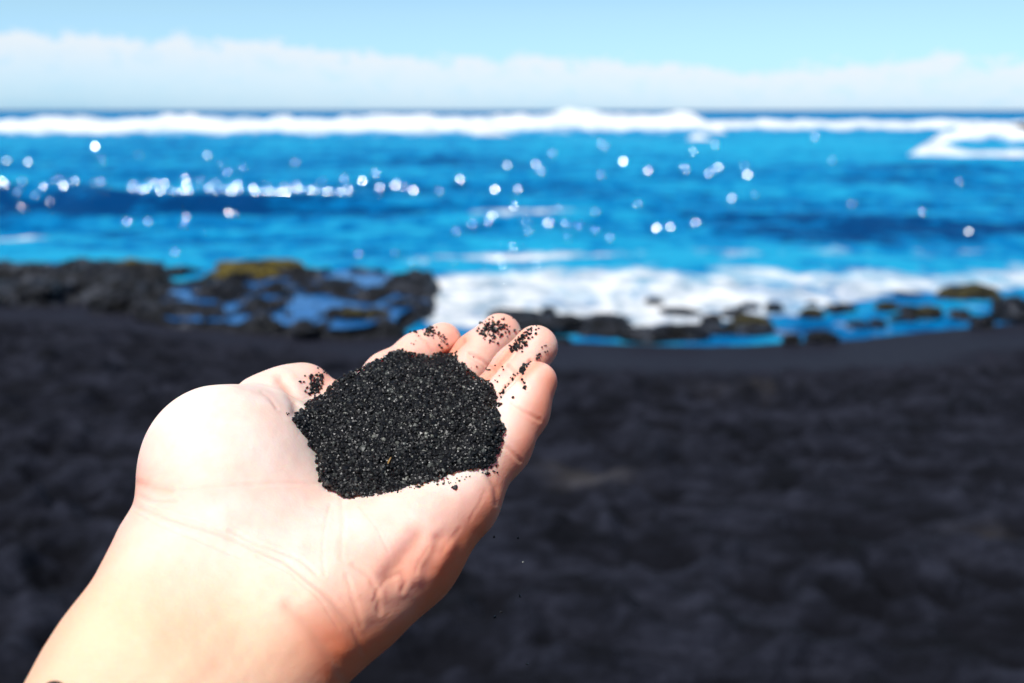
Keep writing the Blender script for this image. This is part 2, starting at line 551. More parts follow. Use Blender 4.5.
def add_breaker(pts, depth_y, width, seed, gaps=()):
    S, Y, Z, fo, nt = breaker('w', pts, depth_y, width, seed)
    for (a, b) in gaps:
        PX = 512 + FPX * S / depth_y
        g = sstep(a - 6, a + 10, PX) * sstep(b + 6, b - 10, PX)
        fo = fo - g * (0.75 * sstep(0.30, 0.12, np.abs(np.linspace(0, 1, nt)[:, None] - 0.2)))
    o = mesh_obj('breaking_wave', np.stack([S, Y, Z], -1).reshape(-1, 3), grid_faces(*S.shape), M['foam'], attrs=dict(foam=fo))
    tag(o, kind='structure')


add_breaker([(-420, 116), (0, 117), (60, 118), (120, 116.5), (190, 114), (260, 116), (330, 115), (420, 115), (470, 116), (520, 116)], 90, 9, 3, gaps=())
add_breaker([(440, 118), (480, 114.5), (540, 111.5), (600, 110.5), (660, 112), (700, 115), (740, 119)], 97, 8, 13)
add_breaker([(690, 119), (740, 118), (800, 119.5), (860, 120), (960, 119.5), (1060, 120), (1400, 119)], 118, 9, 17)
add_breaker([(684, 127), (700, 124), (716, 124), (730, 130)], 75, 3, 23)
add_breaker([(905, 147), (920, 139.5), (945, 138), (975, 147), (1010, 148), (1060, 147), (1300, 146)], 46, 2.5, 33)
add_breaker([(930, 131), (960, 127), (990, 124), (1030, 124), (1080, 128)], 72, 3, 43)


# sun glints: mirror facets added above the water, tilted to flash at the camera
def glints():
    spots = []
    def add(px, py, s=1.0): spots.append((px, py, s))
    g = np.random.default_rng(21)
    # bright clusters on the two crests, loose ones everywhere
    for _ in range(80): add(g.normal(245, 100), g.normal(191, 4.0) + 0.0, g.uniform(.5, 1.3))
    for _ in range(16): add(g.uniform(0, 70), g.normal(203, 9), g.uniform(.5, 1.2))
    for _ in range(14): add(g.normal(520, 45), g.normal(231, 6), g.uniform(.5, 1.1))
    for _ in range(12): add(g.uniform(0, 1024) ** 1.0 * 0.9, g.uniform(137, 172), g.uniform(.4, 1.0))
    for _ in range(14): add(g.uniform(0, 560), g.uniform(172, 268), g.uniform(.4, .9))
    for _ in range(8): add(g.uniform(480, 760), g.uniform(150, 215), g.uniform(.4, 1.0))
    for _ in range(6): add(g.uniform(640, 1024), g.uniform(170, 270), g.uniform(.4, .9))
    for _ in range(12): add(g.uniform(380, 620), g.uniform(238, 290), g.uniform(.4, .9))
    for (px, py, s) in [(7, 163, 1.6), (28, 163, 1.3), (95, 147, 1.3), (208, 157, 1.3), (507, 169, 1.3), (623, 164, 1.5), (518, 193, 1.5), (656, 237, 1.5), (670, 236, 1.2), (968, 237, 1.6), (747, 180, 1.5),
                        (732, 198, 1.3), (536, 168, 1.3), (495, 193, 1.3), (460, 183, 1.2), (229, 216, 1.2), (718, 172, 1.2), (175, 196, 1.6), (255, 193, 1.5), (395, 187, 1.5), (150, 184, 1.3)]:
        add(px, py, s)
    V, F = [], []
    for (px, py, s) in spots:
        c = gp(px, py, 0.0)
        i = np.clip(np.searchsorted(ys_, c[1]), 0, len(ys_) - 1)
        j = np.clip(np.searchsorted(ts_, c[0] / c[1]), 0, len(ts_) - 1)
        c[2] = Zsea[max(0, i - 3):i + 4, max(0, j - 2):j + 3].max() + 0.03
        view = CAM - c; dist = np.linalg.norm(view); view /= dist
        nrm = view + SDIR; nrm /= np.linalg.norm(nrm)
        nrm += g.normal(0, 0.045, 3); nrm /= np.linalg.norm(nrm)
        a = np.cross(nrm, [0, 0, 1.0]); a /= np.linalg.norm(a); b = np.cross(nrm, a)
        rad = 0.0005 * dist * s
        n = 7; k = len(V); ph = g.uniform(0, 6)
        ph_ = [(rad * g.uniform(.75, 1.25) * 1.3 * math.cos(ph + 2 * math.pi * q / n), rad * g.uniform(.75, 1.25) * 0.8 * math.sin(ph + 2 * math.pi * q / n)) for q in range(n)]
        for (p, q) in ph_: V.append(c + a * p + b * q)
        V.append(c + nrm * rad * 0.05)
        for q in range(n): F.append((k + q, k + (q + 1) % n, k + n))
    o = mesh_obj('sea_glitter', np.array(V), F, M['glint'])
    tag(o, kind='structure')


glints()


# ------------------------------------------------------------------ rocks
def rock_mesh(size, seed, sub=4, rough=0.35, flat=0.6):
    bm = bmesh.new()
    bmesh.ops.create_icosphere(bm, subdivisions=sub, radius=1.0)
    off = Vector((seed * 7.13, seed * 3.7, seed * 1.9))
    for v in bm.verts:
        p = v.co.copy()
        n = mnoise.noise(p * 1.1 + off) * 0.5 + mnoise.ridged_multi_fractal(p * 1.6 + off, 0.8, 2.1, 5, 1.0, 2.0) * 0.34 - 0.35
        c = mnoise.cell(p * 2.6 + off) * 0.16
        k = 1 + rough * (n + c) * 1.6
        q = p * k
        if q.z > flat: q.z = flat + (q.z - flat) * 0.6
        q *= 1 + 0.10 * mnoise.noise(p * 5 + off) + 0.06 * mnoise.noise(p * 11 + off)
        v.co = Vector((q.x * size[0], q.y * size[1], q.z * size[2]))
    return bm


def add_rock(px, py, wpx, hpx, label, z=0.0, deep=0.8, seed=1, moss=None, name='lava_rock', group=None, sub=4, rough=0.35):
    """py = base line; wpx, hpx = apparent width and height"""
    c = gp(px, py, z)
    dist = (c - CAM) @ FWD
    wx = wpx * dist / FPX / 2
    hz = hpx * dist / FPX
    wy = wx * deep
    bm = rock_mesh((wx, wy, hz), seed, sub, rough)
    loc = Vector((c[0], c[1] + wy * 0.7, z))
    me = bpy.data.meshes.new(name)
    bm.to_mesh(me)
    for p in me.polygons: p.use_smooth = True
    me.materials.append(M['rock'])
    o = bpy.data.objects.new(name, me)
    o.location = loc
    COL.objects.link(o)
    tag(o, label, 'rock', group)
    if moss:
        mat, thr, cov = moss
        off = Vector((seed * 2.2, 5, 1))
        for v in bm.verts: v.tag = False
        bm.normal_update()
        keep = []
        for f in bm.faces:
            cc = f.calc_center_median()
            if f.normal.z > thr and mnoise.noise(Vector((cc.x / wx, cc.y / wy, 0)) * 1.4 + off) > cov: keep.append(f)
        if keep:
            ks = set(keep); best = []
            while ks:
                st = [ks.pop()]; comp = []
                while st:
                    f = st.pop(); comp.append(f)
                    for e in f.edges:
                        for g2 in e.link_faces:
                            if g2 in ks: ks.remove(g2); st.append(g2)
                if len(comp) > len(best): best = comp
            keep = best
            b2 = bmesh.new(); vm = {}
            for f in keep:
                vs = []
                for v in f.verts:
                    if v.index not in vm or vm[v.index] is None:
                        nv = b2.verts.new(v.co + v.normal * (0.006 + 0.02 * abs(mnoise.noise(v.co * 18 + off))))
                        vm[v.index] = nv
                    vs.append(vm[v.index])
                b2.faces.new(vs)
            m2 = bpy.data.meshes.new('seaweed')
            b2.to_mesh(m2); b2.free()
            for p in m2.polygons: p.use_smooth = True
            m2.materials.append(M[mat])
            mo = bpy.data.objects.new('seaweed', m2)
            COL.objects.link(mo)
            mo.parent = o
    bm.free()
    return o


def field_rock(name, label, ax, bx, ay, by, hfun, nx, ny, seed, edge=0.4):
    """broad rock: a heightfield with an irregular outline that drops below the ground at its rim"""
    xs = np.linspace(ax, bx, nx); ys = np.linspace(ay, by, ny)
    X, Y = np.meshgrid(xs, ys)
    e = np.maximum(np.abs((X - (ax + bx) / 2) / ((bx - ax) / 2)), np.abs((Y - (ay + by) / 2) / ((by - ay) / 2)))
    r = np.sqrt(((X - (ax + bx) / 2) / ((bx - ax) / 2)) ** 2 + ((Y - (ay + by) / 2) / ((by - ay) / 2)) ** 2)
    e = 0.5 * e + 0.5 * r + edge * (fbm(X * 1.3, Y * 1.3, 4, seed) - 0.5)
    mask = sstep(0.98, 0.84, e)
    Z = -0.3 + (hfun(X, Y) + 0.3) * mask
    o = mesh_obj(name, np.stack([X, Y, Z], -1).reshape(-1, 3), grid_faces(*X.shape), M['rock'])
    tag(o, label, 'rock')
    return o, X, Y, Z, mask


def blocks(X, Y, f, seed):
    """broken block tops: stepped noise with cracks"""
    wx = X + 0.25 * (fbm(X * 2, Y * 2, 3, seed + 7) - 0.5); wy = Y + 0.25 * (fbm(X * 2, Y * 2, 3, seed + 8) - 0.5)
    n = fbm(wx * f, wy * f, 3, seed)
    st = np.floor(n * 7) / 7 + sstep(0.7, 1.0, (n * 7) % 1.0) / 7
    cr = np.abs(2 * vnoise(wx * f * 1.7, wy * f * 1.7, seed + 3) - 1)
    return st - 0.22 * sstep(0.14, 0.0, cr) + 0.10 * (fbm(X * 7, Y * 7, 3, seed + 5) - 0.5)


# dark ledge on the left, then the rocks that stand on and before it
field_rock('lava_ledge', 'long jagged black lava ledge at the left edge of the shore, nearest the sea', -12.5, -3.6, 10.6, 13.3,
           lambda X, Y: 0.0 + 0.30 * blocks(X, Y, 2.3, 210) + 0.09 * sstep(10.8, 12.4, Y) + 0.03 * np.sin(X * 1.3), 420, 150, 201)
add_rock(14, 303, 100, 17, 'big black lava boulder at the left edge, below the ledge', 0.05, 0.7, 3, None, sub=5, rough=0.5)
add_rock(95, 292, 80, 13, 'black lava boulder in front of the ledge, left of the weed spot', 0.05, 0.8, 5, None, sub=5, rough=0.5)
add_rock(128, 274, 56, 11, 'dark lava rock with a small yellow weed spot on top', 0.08, 0.8, 8, ('moss', 0.5, 0.05), sub=5, rough=0.5)
add_rock(170, 320, 60, 16, 'blocky grey lava rock at the sand in front of the ledge', 0.06, 0.8, 12, None, sub=5, rough=0.5)
add_rock(120, 308, 60, 16, 'low grey lava slab half buried in sand beside the blocky rock', 0.08, 0.7, 15, None, sub=5, rough=0.5)
add_rock(188, 296, 64, 11, 'low black lava rock filling the gap between ledge and tide pool shelf', 0.04, 0.9, 81, None, sub=5, rough=0.5)
add_rock(176, 278, 40, 9, 'small dark lava rock at the water end of the gap beside the ledge', 0.04, 0.9, 83, None, sub=5, rough=0.5)
add_rock(250, 282, 104, 19, 'lava rock capped with golden brown seaweed beside blue water', 0.06, 0.7, 19, ('moss', 0.2, -0.45), sub=5)
add_rock(218, 304, 54, 18, 'black lava rock just below the seaweed capped rock', 0.06, 0.8, 23, None, sub=5, rough=0.5)


def shelf():
    def hf(X, Y):
        n = fbm(X * 2.6, Y * 1.7, 5, 44, 0.6)
        return 0.13 + 0.22 * (n - 0.5) + 0.24 * (blocks(X, Y, 2.3, 320) - 0.43)
    o, X, Y, Z, mask = field_rock('lava_shelf', 'flat grey lava shelf dotted with blue tide pools behind the fingers', -4.1, -0.72, 9.1, 12.9, hf, 250, 260, 33, 0.3)
    L = 0.125
    ok = (mask > 0.97) & (Z < L + 0.012)
    f = grid_faces(*X.shape)
    okv = ok.reshape(-1)
    f = f[okv[f].all(1)]
    used = np.unique(f)
    remap = -np.ones(X.size, int); remap[used] = np.arange(len(used))
    P = np.stack([X, Y, np.full_like(X, L)], -1).reshape(-1, 3)[used]
    p = mesh_obj('tide_pool', P, remap[f], M['pool'])
    tag(p, kind='structure')


shelf()
add_rock(302, 332, 26, 9, 'small black stone on the tide pool shelf, near its front edge', 0.12, 0.8, 27)
add_rock(355, 322, 60, 10, 'black lumpy stone near the middle of the tide pool shelf', 0.10, 0.7, 29, ('weed', 0.6, 0.0))
add_rock(405, 316, 40, 18, 'lava boulder ending the shelf, beside the white surf', 0.03, 0.8, 31, ('weed', 0.5, 0.1), sub=5)

# stones in the shallows on the right
RL = [
    (540, 328, 84, 12, 'long black stone just above the fingertips', 0.05, 0.5, 35, None),
    (655, 303, 17, 5, 'tiny black stone alone in the white surf', 0.02, 0.8, 37, None),
    (602, 326, 60, 8, 'low grey stone slab in shallow water beyond the ring fingertip', 0.0, 0.5, 39, None),
    (648, 340, 44, 12, 'dark wet stone at the sand edge, left of the shallow pool', 0.02, 0.7, 41, None),
    (690, 338, 40, 14, 'round grey stone between sand and shallow pool', 0.02, 0.7, 45, None),
    (752, 334, 42, 17, 'dark green weedy stone standing in the shallow pool', 0.0, 0.8, 47, ('weed', 0.3, -0.1)),
    (775, 311, 18, 8, 'small pointed black stone where surf meets shallow pool', 0.0, 0.8, 49, None),
    (814, 316, 22, 7, 'small dark stone with green weed at the surf edge', 0.0, 0.8, 51, ('weed', 0.2, -0.3)),
    (846, 311, 24, 7, 'small flat black stone between two weedy ones', 0.0, 0.7, 53, None),
    (793, 342, 18, 9, 'small black stone on the wet sand edge', 0.03, 0.8, 55, None),
    (824, 340, 32, 9, 'broad low black stone on the wet sand edge', 0.03, 0.6, 57, None),
    (888, 311, 20, 9, 'round stone with bright green weed in the right shallows', 0.0, 0.8, 59, ('weed', 0.1, -0.4)),
    (879, 327, 15, 9, 'small black stone in blue water below the green one', 0.0, 0.8, 61, None),
    (930, 318, 30, 11, 'dull olive stone left of the large seaweed rock', 0.0, 0.7, 63, ('weed', 0.3, -0.1)),
    (905, 320, 24, 6, 'low pinkish grey stone in the right shallows', 0.0, 0.7, 65, None),
    (974, 300, 58, 15, 'large rock covered in brown and green seaweed by the right surf', 0.02, 0.6, 67, ('weed', 0.05, -0.6)),
    (1018, 318, 40, 20, 'black lava rock cut by the right edge of the photo', 0.03, 0.8, 69, None),
    (985, 326, 22, 9, 'small grey stone below the seaweed rock', 0.03, 0.8, 71, None),
    (905, 298, 34, 5, 'flat half submerged dark stone awash in right surf', 0.0, 0.6, 73, None),
]
g_ = np.random.default_rng(12)
for k in range(30):
    px = g_.uniform(505, 735); py = g_.uniform(314, 344)
    RL.append((px, py, g_.uniform(12, 42), g_.uniform(4, 9), 'small dark wet stone among the many in the shallows just beyond the fingertips', -0.01, g_.uniform(.5, .9), 100 + k, None))
for k in range(22):
    px = g_.uniform(735, 1024); py = g_.uniform(306, 334 - (px - 735) * 0.03)
    RL.append((px, py, g_.uniform(8, 26), g_.uniform(3, 7), 'small dark stone among the many in the shallow blue pool at right', -0.01, g_.uniform(.5, .9), 140 + k, None))
for (px, py, wp, hp, lab, z, dp, sd, ms) in RL:
    add_rock(px, py, wp, hp, lab, z, dp, sd, ms, group='stones along the waterline')
add_rock(1026, 137, 32, 13, 'distant dark islet in the breakers at right horizon', 0.0, 0.8, 75, None, rough=0.5)

# ------------------------------------------------------------------ hand
VOX = 0.00068


def rcone(P, a, b, ra, rb):
    ab = b - a
    t = np.clip(((P - a) @ ab) / (ab @ ab), 0, 1)
    return np.linalg.norm(P - a - t[:, None] * ab, axis=1) - (ra + (rb - ra) * t)


def smin(a, b, k):
    h = np.clip(0.5 + 0.5 * (b - a) / k, 0, 1)
    return b + (a - b) * h - k * h * (1 - h)


def chain(P, pts, k):
    d = None
    for (x0, y0, d0, r0), (x1, y1, d1, r1) in zip(pts[:-1], pts[1:]):
        c = rcone(P, cpt(x0, y0, d0), cpt(x1, y1, d1), r0 * 1e-3, r1 * 1e-3)
        d = c if d is None else smin(d, c, k)
    return d


FINGERS = dict(
    index=[(335, 432, .352, 10.5), (388, 376, .374, 8.6), (418, 355, .381, 8.0), (443, 341, .387, 7.2)],
    middle=[(395, 446, .348, 11), (451, 390, .369, 9.2), (477, 357, .377, 8.7), (500, 335, .381, 8.3)],
    ring=[(432, 474, .338, 10.5), (489, 405, .351, 8.8), (516, 371, .355, 8.3), (536, 347, .359, 7.9)],
    pinky=[(458, 493, .322, 12), (500, 445, .331, 10.0), (523, 411, .339, 8.4), (537, 382, .346, 7.1)],
)
THUMB = [(250, 440, .340, 13), (264, 410, .350, 11), (280, 401, .355, 10), (293, 394, .359, 9.1), (306, 387, .362, 8.3)]
ARM_R = [(186, 562, .288, 20.5), (140, 677, .262, 23), (-60, 1010, .235, 28)]
ARM_U = [(280, 632, .280, 19.5), (200, 765, .258, 22), (10, 1090, .235, 27)]
HYPO = [(300, 622, .283, 19), (350, 590, .292, 18), (401, 552, .303, 16.8), (455, 500, .318, 14)]
PALM = [
    [(225, 560, .305, 19), (340, 440, .360, 13)],
    [(250, 575, .305, 19), (395, 455, .358, 13)],
    [(285, 590, .300, 19), (430, 480, .342, 13)],
]
THENAR = [(220, 457, .318, 22.3), (250, 441, .338, 19.0)]
HEEL = [(236, 480, .316, 20.5), (234, 560, .298, 19)]


def hand_sdf(P):
    fing = None
    for n in ('index', 'middle', 'ring', 'pinky'):
        c = chain(P, FINGERS[n], 0.004)
        fing = c if fing is None else smin(fing, c, 0.0004)
    arm = smin(chain(P, ARM_R, 0.008), chain(P, ARM_U, 0.008), 0.022)
    d = smin(arm, chain(P, HYPO, 0.008), 0.014)
    for pl in PALM: d = smin(d, chain(P, pl, 0.01), 0.014)
    th = smin(chain(P, THENAR, 0.008), chain(P, THUMB, 0.006), 0.003)
    d = smin(d, chain(P, HEEL, 0.01), 0.022)
    d = smin(d, th, 0.018)
    d = smin(d, fing, 0.007)
    return d


# creases: polyline in view direction, half-width (px), depth (mm)
CREASES = [  # finger gaps come first, their shade painted by the crease colour
    ([(523, 337), (512, 350), (500, 364), (486, 382)], 2.2, 1.8),
    ([(463, 341), (453, 351), (444, 356)], 2.2, 1.6),
    ([(530, 361), (514, 380), (500, 398), (494, 410)], 1.8, 1.3),
    ([(136, 484), (152, 487), (172, 489)], 3.5, 0.7),
    ([(172, 489), (225, 486), (280, 483), (320, 484), (332, 494)], 1.8, 0.22),
    ([(140, 496), (156, 500), (176, 500)], 2.0, 0.45),
    ([(130, 503), (165, 517), (223, 535), (284, 562), (330, 599), (352, 626), (362, 650)], 2.6, 0.6),
    ([(228, 530), (262, 546), (300, 560), (316, 574)], 1.6, 0.5),
    ([(134, 512), (160, 526), (196, 540), (240, 558)], 1.4, 0.35),
    ([(150, 508), (190, 520), (236, 536), (270, 552)], 1.2, 0.3),
    ([(256, 556), (290, 574), (318, 600), (338, 630)], 1.4, 0.4),
    ([(330, 505), (322, 540), (324, 575)], 1.4, 0.3),
    ([(360, 508), (378, 530), (388, 552)], 1.3, 0.3),
    ([(372, 602), (378, 590), (388, 580), (398, 574)], 1.6, 0.5),
    ([(414, 572), (420, 560), (428, 548)], 1.4, 0.4),
    ([(440, 552), (450, 538), (460, 528)], 1.6, 0.35),
    ([(262, 392), (270, 398), (276, 408)], 1.6, 0.4),
    ([(288, 608), (312, 632), (332, 660), (345, 684)], 6.0, 0.85),
    ([(342, 500), (342, 530), (341, 560)], 2.4, 0.35),
    ([(354, 566), (368, 577), (377, 594), (379, 612)], 2.6, 0.55),
    ([(346, 576), (352, 600), (360, 625)], 2.2, 0.4),
    ([(388, 578), (400, 563), (412, 547), (418, 536)], 8.0, 1.6),
    ([(424, 566), (430, 554), (438, 540)], 6.0, 1.2),
    ([(402, 590), (405, 582), (402, 574)], 2.5, 0.7),
    ([(496, 503), (496, 488), (488, 474)], 2.6, 0.7),
    ([(494, 440), (508, 449), (520, 461)], 2.0, 0.7),
    ([(512, 404), (525, 412), (540, 420)], 1.8, 0.7),
    ([(470, 354), (484, 362), (494, 372)], 1.8, 0.8),
    ([(468, 357), (482, 366), (491, 375)], 1.2, 0.4),
    ([(418, 334), (428, 343), (434, 352)], 1.8, 0.6),
    ([(508, 366), (518, 376), (526, 388)], 1.8, 0.7),
    ([(281, 381), (289, 391), (295, 402), (297, 412)], 4.5, 1.6),
    ([(470, 520), (480, 505), (486, 490)], 1.5, 0.25),
]
BULGES = [([(416, 580), (424, 562), (432, 546)], 7.0, 1.0), ([(358, 588), (364, 600), (366, 614)], 9, 0.9), ([(312, 600), (330, 622), (346, 648)], 11, 1.2),
          ([(440, 560), (450, 545)], 8, 1.0)]


def seg_dist(px, py, pts):
    d = np.full(px.shape, 1e9)
    for (x0, y0), (x1, y1) in zip(pts[:-1], pts[1:]):
        ax, ay = x1 - x0, y1 - y0
        t = np.clip(((px - x0) * ax + (py - y0) * ay) / (ax * ax + ay * ay), 0, 1)
        d = np.minimum(d, np.hypot(px - x0 - t * ax, py - y0 - t * ay))
    return d


def build_hand():
    import openvdb
    lo = np.array([-0.235, -0.235, 0.205]); hi = np.array([0.035, 0.025, 0.405])
    B = 8
    nb = np.ceil((hi - lo) / (VOX * B)).astype(int)
    shape = nb * B
    arr = np.full(tuple(shape), 0.01, np.float32)
    bi = np.stack(np.meshgrid(*[np.arange(n) for n in nb], indexing='ij'), -1).reshape(-1, 3)
    cen = lo + (bi * B + (B - 1) / 2) * VOX
    dc = np.concatenate([hand_sdf(c) for c in np.array_split(cen, 8)])
    lim = VOX * B * 0.87 + 0.004
    sel = np.abs(dc) < lim
    loc = np.stack(np.meshgrid(*[np.arange(B)] * 3, indexing='ij'), -1).reshape(-1, 3)
    for b, d in zip(bi[~sel], dc[~sel]):
        if d < 0: arr[b[0]*B:b[0]*B+B, b[1]*B:b[1]*B+B, b[2]*B:b[2]*B+B] = -0.01
    sb = bi[sel]
    for part in np.array_split(np.arange(len(sb)), max(1, len(sb) // 400)):
        idx = (sb[part][:, None, :] * B + loc[None]).reshape(-1, 3)
        v = hand_sdf(lo + idx * VOX)
        arr[idx[:, 0], idx[:, 1], idx[:, 2]] = np.clip(v, -0.01, 0.01)
    # close the limb where it leaves the block
    arr[0] = arr[-1] = 0.01; arr[:, 0] = arr[:, -1] = 0.01; arr[:, :, 0] = arr[:, :, -1] = 0.01
    g = openvdb.FloatGrid()
    g.background = 0.01
    g.copyFromArray(arr)
    pts, quads = g.convertToQuads(0.0)
    pts = np.asarray(pts, float) * VOX + lo
    quads = np.asarray(quads, int)
    # vertex normals from the field
    e = 0.0006
    def sd(p): return np.concatenate([hand_sdf(c) for c in np.array_split(p, 6)])
    d0 = sd(pts)
    N = np.stack([sd(pts + np.eye(3)[k] * e) - d0 for k in range(3)], -1)
    N /= np.linalg.norm(N, axis=1, keepdims=True) + 1e-12
    pts = pts - N * d0[:, None]
    px = 512 + FPX * pts[:, 0] / pts[:, 2]; py = 341.5 - FPX * pts[:, 1] / pts[:, 2]
    vd = pts / np.linalg.norm(pts, axis=1, keepdims=True)
    front = sstep(0.05, -0.35, (N * vd).sum(1))
    disp = np.zeros(len(pts)); cr = np.zeros(len(pts))
    wob = 2.2 * (fbm(px * 0.05, py * 0.05, 3, 5) - 0.5)
    for pl, wpx, dep in CREASES:
        d = seg_dist(px + wob, py + wob, pl)
        f = np.exp(-(d / wpx) ** 2)
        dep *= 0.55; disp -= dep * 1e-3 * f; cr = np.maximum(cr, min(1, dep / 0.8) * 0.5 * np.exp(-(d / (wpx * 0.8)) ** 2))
        disp += dep * 0.35e-3 * np.exp(-((d - 2.2 * wpx) / wpx) ** 2)
    for pl, wpx, hgt in BULGES:
        disp += 0.6 * hgt * 1e-3 * np.exp(-(seg_dist(px, py, pl) / wpx) ** 2)
    # soft unevenness of the flesh
    disp += 0.0005 * (fbm(px * 0.022, py * 0.022, 3, 15) - 0.5) * 2
    disp += 0.00007 * (fbm(px * 0.12, py * 0.12, 3, 25) - 0.5) * 2 
    pts = pts + N * (disp * front)[:, None]
    pink = np.clip(0.15 + 0.55 * sstep(0.335, 0.375, pts[:, 2]) + 0.35 * np.exp(-(np.hypot(px - 410, py - 570) / 60) ** 2), 0, 1)  # pinker fingers, plus a red patch painted for the shaded ulnar side
    shade_flush = 0.5 * np.exp(-(seg_dist(px, py, [(345, 640), (380, 600), (420, 565), (450, 545)]) / 34) ** 2) + 0.85 * np.exp(-(seg_dist(px, py, [(340, 680), (420, 620), (470, 553), (497, 500), (540, 430), (556, 385)]) / 22) ** 2)  # shade of the ulnar underside painted as red skin
    shade_flush = np.clip(shade_flush + 0.3 * np.exp(-(np.hypot(px - 160, py - 490) / 30) ** 2), 0, 1)
    shade_flush = np.clip(shade_flush + 0.40 * np.exp(-(seg_dist(px, py, [(300, 690), (322, 640)]) / 36) ** 2) + 0.30 * np.exp(-(seg_dist(px, py, [(135, 480), (130, 517), (78, 597), (25, 683)]) / 16) ** 2), 0, 1)
    gaps = [[(524, 336), (500, 362), (482, 380)], [(464, 340), (452, 350), (440, 354)], [(556, 352), (540, 362), (522, 376)]]  # shade between the fingers, painted red
    for gl in gaps: shade_flush = np.maximum(shade_flush, 0.6 * np.exp(-(seg_dist(px, py, gl) / 7) ** 2))
    for tx, ty in [(452, 334), (508, 322), (548, 336), (550, 372), (322, 378)]: shade_flush = np.maximum(shade_flush, 0.28 * np.exp(-(np.hypot(px - tx, py - ty) / 13) ** 2))
    tan = sstep(500, 640, py - 0.25 * (px - 200))
    world = cam_to_world(pts)
    # orientation check (camera frame is left handed once y/up and z/forward are swapped)
    a, b, c = world[quads[:, 0]], world[quads[:, 1]], world[quads[:, 2]]
    fn = np.cross(b - a, c - a)
    vn = N[quads[:, 0], 0:1] * RGT + N[quads[:, 0], 1:2] * UPV + N[quads[:, 0], 2:3] * FWD
    if (fn * vn).sum() < 0: quads = quads[:, ::-1]
    o = mesh_obj('person', world, quads, M['skin'], attrs=dict(pink=pink, tan=tan, crease_and_gap_shade=cr * front, shade_flush=shade_flush))
    tag(o, 'bare forearm and open upturned hand of someone holding out a heap of black sand', 'person')
    return o


hand = build_hand()
bpy.context.view_layer.update()
hv = np.empty(len(hand.data.vertices) * 3); hand.data.vertices.foreach_get('co', hv)
bvh = BVHTree.FromPolygons([Vector(v) for v in hv.reshape(-1, 3)], [tuple(p.vertices) for p in hand.data.polygons])


def hit(px, py):
    v = (px - 512.0) / FPX * RGT + (341.5 - py) / FPX * UPV + FWD
    n = np.linalg.norm(v)
    loc, nor, _, dist = bvh.ray_cast(Vector(CAM), Vector(v / n), 2.0)
    if loc is None: return None, None
    return np.array(loc), np.array(nor)


# ------------------------------------------------------------------ sand in the hand
ICO = bmesh.new(); bmesh.ops.create_icosphere(ICO, subdivisions=1, radius=1.0)
IV = np.array([v.co for v in ICO.verts]); IF = np.array([[v.index for v in f.verts] for f in ICO.faces]); ICO.free()


def grains(name, centers, radii, seed, extra=None):
    g = np.random.default_rng(seed)
    n = len(centers)
    nv = len(IV)
    sc = g.uniform(0.65, 1.25, (n, 1, 3))
    V = IV[None] * sc * (1 + g.uniform(-0.22, 0.22, (n, nv, 1)))
    q = g.normal(size=(n, 4)); q /= np.linalg.norm(q, axis=1, keepdims=True)
    w_, x, y, z = q.T
    Rm = np.stack([1-2*(y*y+z*z), 2*(x*y-z*w_), 2*(x*z+y*w_), 2*(x*y+z*w_), 1-2*(x*x+z*z), 2*(y*z-x*w_), 2*(x*z-y*w_), 2*(y*z+x*w_), 1-2*(x*x+y*y)], -1).reshape(n, 3, 3)
    V = np.einsum('nij,nkj->nki', Rm, V) * np.asarray(radii)[:, None, None] + np.asarray(centers)[:, None, :]
    F = IF[None] + (np.arange(n) * nv)[:, None, None]
    V = V.reshape(-1, 3); F = F.reshape(-1, 3)
    tone = np.repeat(g.uniform(0, 1, n), nv)
    if extra is not None:
        F = np.concatenate([F, extra[1] + len(V)]); V = np.concatenate([V, extra[0]]); tone = np.concatenate([tone, np.zeros(len(extra[0]))])
    return mesh_obj(name, V, F, M['grain'], smooth=False, attrs=dict(tone=tone))


HEAP = [(292, 420), (300, 410), (309, 401), (322, 395), (332, 384), (344, 375), (358, 369), (372, 362), (384, 357), (394, 350), (404, 350), (416, 354), (428, 356), (440, 352), (452, 355), (462, 362), (470, 371),
        (480, 377), (492, 383), (496, 396), (497, 405), (500, 416), (505, 430), (501, 441), (497, 452), (490, 466), (478, 468), (462, 469), (446, 475), (430, 481), (415, 484), (400, 487), (384, 491), (364, 495), (346, 497), (338, 493),
        (330, 488), (321, 482), (319, 470), (318, 456), (312, 446), (303, 433)]
HP = np.array(HEAP, float)


def inside(px, py, poly):
    r = np.zeros(px.shape, bool)
    j = len(poly) - 1
    for i in range(len(poly)):
        xi, yi = poly[i]; xj, yj = poly[j]
        c = ((yi > py) != (yj > py)) & (px < (xj - xi) * (py - yi) / (yj - yi + 1e-12) + xi)
        r ^= c; j = i
    return r


# depth of the heap surface: a smooth fit through points where it meets the skin
HC = [(340, 490, .300), (292, 420, .326), (322, 397, .338), (372, 364, .362), (440, 356, .366), (480, 381, .352), (503, 430, .327), (488, 464, .3165), (320, 470, .308), (400, 485, .3065), (400, 420, .3245)]
A = np.array([[1, x, y, x * x, x * y, y * y] for x, y, _ in [((a - 400) / 100, (b - 420) / 100, 0) for a, b, _ in HC]])
COEF = np.linalg.lstsq(A, np.array([c for _, _, c in HC]), rcond=None)[0]


def heap_depth(px, py):
    x, y = (px - 400) / 100, (py - 420) / 100
    return COEF @ np.array([np.ones_like(x), x, y, x * x, x * y, y * y])


